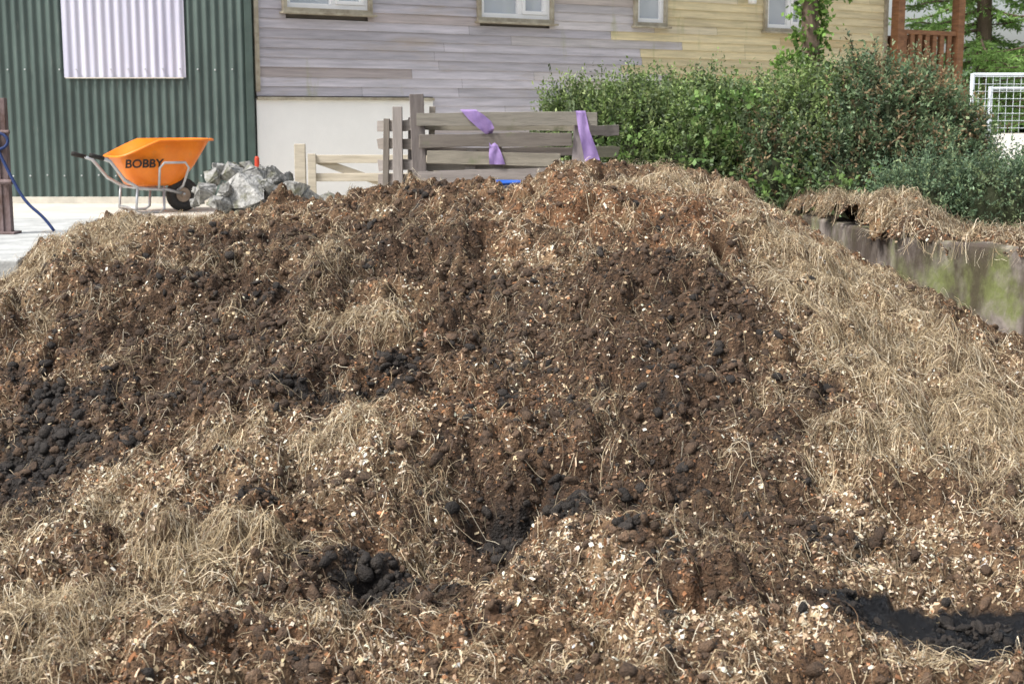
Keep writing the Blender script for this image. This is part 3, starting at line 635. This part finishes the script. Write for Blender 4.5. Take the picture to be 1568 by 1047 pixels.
# ---------------------------------------------------------------- foliage
m_leaf=pmat("leaves",(1,1,1),.5,.15,3,attr=True,bump=0,transl=.38,spec=.4)
m_bark=pmat("bark",(.13,.095,.07),.9,.4,12,stretch=(1,1,.3),bump=.8,bscale=30)
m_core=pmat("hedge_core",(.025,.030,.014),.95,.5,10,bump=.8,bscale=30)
def leafmesh(name,P,T,N,L,W,c,parent):
    n=len(P); B=np.cross(N,T); L=L[:,None];W=W[:,None]
    V=np.stack([P,P+T*L*.5+B*W,P+T*L,P+T*L*.5-B*W],1).reshape(-1,3)
    FF=np.arange(4*n).reshape(n,4)
    return mk(name,V,FF,m_leaf,np.repeat(np.clip(c,.003,1),4,0),False,parent)
def shoots(blobs,per,lv,Ls,leafL,leafW,up=.7,cols=None,outw=.7):
    Ps=[];Ts=[];Cs=[]
    for (cx,cy,cz,rx,ry,rz,ci) in blobs:
        n=int(per*(rx*ry*rz)**(2/3)*10)
        d=rvec(n); d[:,2]=np.where(d[:,2]<-.5,-d[:,2],d[:,2])
        rr=.80+.22*rng.random(n)+.07*np.sin(7*d[:,0]+cx*9)*np.cos(6*d[:,2]+cy*5)+.05*np.sin(15*d[:,0]+9*d[:,1])
        base=np.array((cx,cy,cz))+d*rr[:,None]*np.array((rx,ry,rz))
        dirn=norm(d*outw+np.array((0,0,up))+rvec(n)*.55)
        ln=(Ls[0]+(Ls[1]-Ls[0])*rng.random(n)**2)
        cc=np.array(cols[ci]); 
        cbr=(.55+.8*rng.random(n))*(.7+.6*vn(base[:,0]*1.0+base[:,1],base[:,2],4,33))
        cl=cc[rng.integers(0,len(cc),n)]
        for k in range(lv):
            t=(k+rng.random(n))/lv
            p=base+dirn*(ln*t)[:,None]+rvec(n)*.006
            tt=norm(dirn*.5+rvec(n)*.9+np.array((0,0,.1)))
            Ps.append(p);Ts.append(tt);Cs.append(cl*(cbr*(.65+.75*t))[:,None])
    P=np.concatenate(Ps);T=np.concatenate(Ts);C=np.concatenate(Cs);n=len(P)
    N=norm(np.cross(T,rvec(n)))
    return P,T,N,leafL*(.6+.8*rng.random(n)),leafW*(.6+.8*rng.random(n)),C
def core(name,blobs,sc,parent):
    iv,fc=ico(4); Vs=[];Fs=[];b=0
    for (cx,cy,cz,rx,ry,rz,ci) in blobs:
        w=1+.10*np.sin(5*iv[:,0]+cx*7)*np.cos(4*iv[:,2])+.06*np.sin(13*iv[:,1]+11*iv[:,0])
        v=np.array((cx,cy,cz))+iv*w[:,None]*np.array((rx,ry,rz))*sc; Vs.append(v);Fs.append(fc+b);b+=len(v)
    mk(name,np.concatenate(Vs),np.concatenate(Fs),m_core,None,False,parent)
GC=[[(.15,.22,.07),(.20,.28,.09),(.09,.14,.05),(.26,.32,.13),(.16,.21,.11)],
    [(.12,.18,.09),(.15,.22,.11),(.075,.12,.065),(.20,.25,.13),(.25,.18,.10)]]
hb=[(.62,13.0,1.47,.42,.5,.58,0),(1.10,13.1,1.46,.5,.6,.65,0),(1.65,13.2,1.45,.55,.65,.68,0),(2.2,13.1,1.42,.5,.65,.66,0),(2.65,12.7,1.46,.48,.6,.72,0),(3.1,12.5,1.52,.50,.6,.76,1),(3.55,12.6,1.46,.45,.55,.74,1),(3.9,12.7,1.3,.35,.5,.6,1),(2.35,12.5,1.3,.4,.4,.52,1),(2.9,12.2,1.25,.42,.4,.5,1),(3.4,12.1,1.25,.38,.4,.48,1),(1.5,12.7,1.25,.45,.4,.5,0)]
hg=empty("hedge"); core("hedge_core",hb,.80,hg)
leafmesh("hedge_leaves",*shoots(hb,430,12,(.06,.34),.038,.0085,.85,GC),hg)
bb=[(3.2,11.0,1.13,.42,.45,.34,0),(3.7,10.8,1.15,.45,.45,.38,0),(4.3,10.8,1.22,.5,.5,.42,0),(4.8,11.2,1.25,.5,.5,.45,0)]
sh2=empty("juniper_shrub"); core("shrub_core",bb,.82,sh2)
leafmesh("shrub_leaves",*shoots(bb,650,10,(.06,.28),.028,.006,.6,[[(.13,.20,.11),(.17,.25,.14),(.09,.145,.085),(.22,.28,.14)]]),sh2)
nb=[(1.75,12.4,1.4,.30,.2,.35,0),(2.3,12.0,1.1,.22,.15,.25,0),(1.9,12.5,1.85,.3,.2,.2,0),(2.75,11.7,1.15,.15,.12,.16,0),(.9,12.4,1.4,.2,.15,.3,0)]
br=empty("bramble"); leafmesh("bramble_leaves",*shoots(nb,80,5,(.05,.3),.055,.02,.5,[[(.13,.23,.06),(.17,.27,.08),(.09,.16,.045)]]),br)
it=empty("ivy_clad_tree"); pb=PB(); X0,Y0=3.38,16.4
tp=[(X0+.05*math.sin(z*1.3),Y0+.04*math.cos(z),z) for z in np.linspace(YARD-.05,7,14)]
pb.tube(tp,list(np.linspace(.12,.05,14)),12)
for k in range(12):
    z=random.uniform(4.2,6.6); a=random.uniform(0,6.28); l=random.uniform(.8,1.7)
    pb.tube([(X0,Y0,z),(X0+math.cos(a)*l*.5,Y0+math.sin(a)*l*.5,z+.35),(X0+math.cos(a)*l,Y0+math.sin(a)*l,z+.45)],[.035,.02,.008],6)
pb.obj("trunk",m_bark,it,smooth=True)
ib=[(X0+.05*math.sin(z*1.3)+.03*math.sin(z*9),Y0,z,.12+.05*math.sin(z*5),.13,.25,0) for z in np.arange(1.2,4.6,.27)]+[(X0-.18,Y0-.05,2.35,.20,.15,.16,0),(X0+.28,Y0,3.2,.25,.2,.12,0)]
leafmesh("ivy_leaves",*shoots(ib,330,4,(.03,.22),.055,.024,.2,[[(.14,.26,.05),(.19,.33,.07),(.09,.17,.035)]]),it)
cb=[(X0+random.uniform(-1.2,1.5),Y0+random.uniform(-.6,1),random.uniform(5.2,7.2),.6,.6,.45,0) for k in range(10)]
leafmesh("crown_leaves",*shoots(cb,60,6,(.1,.4),.07,.028,.3,[[(.12,.22,.04),(.16,.27,.05)]]),it)
# conifers
def conifer(name,x,y,h,R,seed,dens=1):
    r=random.Random(seed); e=empty(name,(x,y,YARD-.05)); pb=PB()
    pb.tube([(0.05*math.sin(z),0,z) for z in np.linspace(0,h,12)],list(np.linspace(.15,.03,12)),10)
    Ps=[];Ts=[];Cs=[]
    for i in range(int(90*dens)):
        z=r.uniform(.9,h*.97) if i%3 else r.uniform(1.2,4.2); a=r.uniform(0,2*math.pi); l=R*(1-z/h)**.7*r.uniform(.6,1.1)+.3
        K=8; pts=[]
        for k in range(K):
            t=k/(K-1); pts.append(Vector((math.cos(a+.15*t)*l*t,math.sin(a+.15*t)*l*t,z-.28*l*t+.12*l*t*t+.03*math.sin(t*8+i))))
        pb.tube(pts,[.03*(1-.8*k/(K-1)) for k in range(K)],5)
        tone=r.uniform(.6,1.3); 
        for k in range(1,K):
            for s_ in range(8):
                p=pts[k-1].lerp(pts[k],r.random()); t=k/(K-1)
                da=a+r.choice([-1,1])*r.uniform(.5,1.3); tl=r.uniform(.12,.42)*(1.1-t*.5)
                dv=Vector((math.cos(da),math.sin(da),-r.uniform(.15,.7))).normalized()
                for q in range(9):
                    pp=p+dv*tl*q/9; Ps.append(pp[:]); 
                    Ts.append((dv+Vector((r.gauss(0,.7),r.gauss(0,.7),r.gauss(0,.7)))).normalized()[:]); Cs.append(np.array((.26,.43,.12))*tone*(.7+.6*r.random()))
    pb.obj("trunk",m_bark,e,smooth=True)
    P=np.array(Ps);T=np.array(Ts);n=len(P); N=norm(np.cross(T,rvec(n)))
    leafmesh("needles",P,T,N,.085*(.6+.8*rng.random(n)),.013*(.7+.6*rng.random(n)),np.array(Cs),e)
conifer("larch_tree",7.5,23.2,9.5,2.2,3,1.1)
conifer("larch_tree",9.6,22.5,10,2.9,4,1.4)
bg=empty("background_trees"); db=[]
for k in range(46):
    x=random.uniform(-40,60); y=random.uniform(60,75); s=random.uniform(1.0,1.7); db.append((x,y,YARD+s*.7,s*2.4,s,s,0))
leafmesh("tree_mass",*shoots(db,60,6,(.2,1.0),.34,.12,.4,[[(.14,.21,.10),(.18,.26,.12),(.12,.18,.10)]]),bg)
core("tree_cores",db,.8,bg)

# ---------------------------------------------------------------- mesh fence
mf=empty("mesh_fence_panel",(4.46,14.0,YARD))
m_gal=pmat("galvanised",(.50,.54,.57),.45,.12,10,bump=0,metal=.2)
pb=PB()
for x in (0,.22,2.3): pb.tube([(x,0 if x!=.22 else .12,0),(x,0 if x!=.22 else .12,1.30 if x!=.22 else 1.18)],.022,10)
pb.tube([(0,0,1.29),(2.3,0,1.29)],.018,8); pb.tube([(0,0,.1),(2.3,0,.1)],.02,8); pb.tube([(.22,.12,1.16),(2.5,.12,1.16)],.016,8)
for k in range(33): pb.tube([(.06+k*.068,-.012,.1),(.06+k*.068,-.012,1.28)],.0028,5)
for k in range(17): pb.tube([(0,-.018,.15+k*.07),(2.3,-.018,.15+k*.07)],.0028,5)
pb.obj("panel",m_gal,mf,smooth=True)

# ---------------------------------------------------------------- light, sky, camera
w=bpy.data.worlds.new("World"); scene.world=w; w.use_nodes=True; nt=w.node_tree; bgn=nt.nodes["Background"]
sky=nt.nodes.new("ShaderNodeTexSky"); sky.sky_type='NISHITA'; sky.sun_disc=False
EL=math.radians(52); AZ=math.radians(238)
sky.sun_elevation=EL; sky.sun_rotation=AZ; sky.dust_density=4; sky.air_density=1; sky.ozone_density=1
hs=nt.nodes.new("ShaderNodeHueSaturation"); hs.inputs["Saturation"].default_value=.45; hs.inputs["Value"].default_value=1.6
nt.links.new(sky.outputs[0],hs.inputs["Color"]); nt.links.new(hs.outputs[0],bgn.inputs[0]); bgn.inputs[1].default_value=.15
sd=bpy.data.lights.new("sun","SUN"); sd.energy=3.9; sd.angle=math.radians(12); sd.color=(1,.97,.93)
so=bpy.data.objects.new("sun",sd); COL.objects.link(so)
dirv=Vector((math.sin(AZ)*math.cos(EL),math.cos(AZ)*math.cos(EL),math.sin(EL)))
so.rotation_euler=dirv.to_track_quat('Z','Y').to_euler(); so.location=(0,0,20)
cd=bpy.data.cameras.new("camera"); co=bpy.data.objects.new("camera",cd); COL.objects.link(co)
co.location=(0,0,1.9); co.rotation_euler=(math.radians(90-9.2),0,0); cd.lens=50; cd.sensor_width=36; cd.clip_end=2000; cd.clip_start=.05
cd.dof.use_dof=True; cd.dof.focus_distance=7.0; cd.dof.aperture_fstop=6.3
scene.camera=co
scene.view_settings.view_transform='Standard'; scene.view_settings.look='None'; scene.view_settings.exposure=0
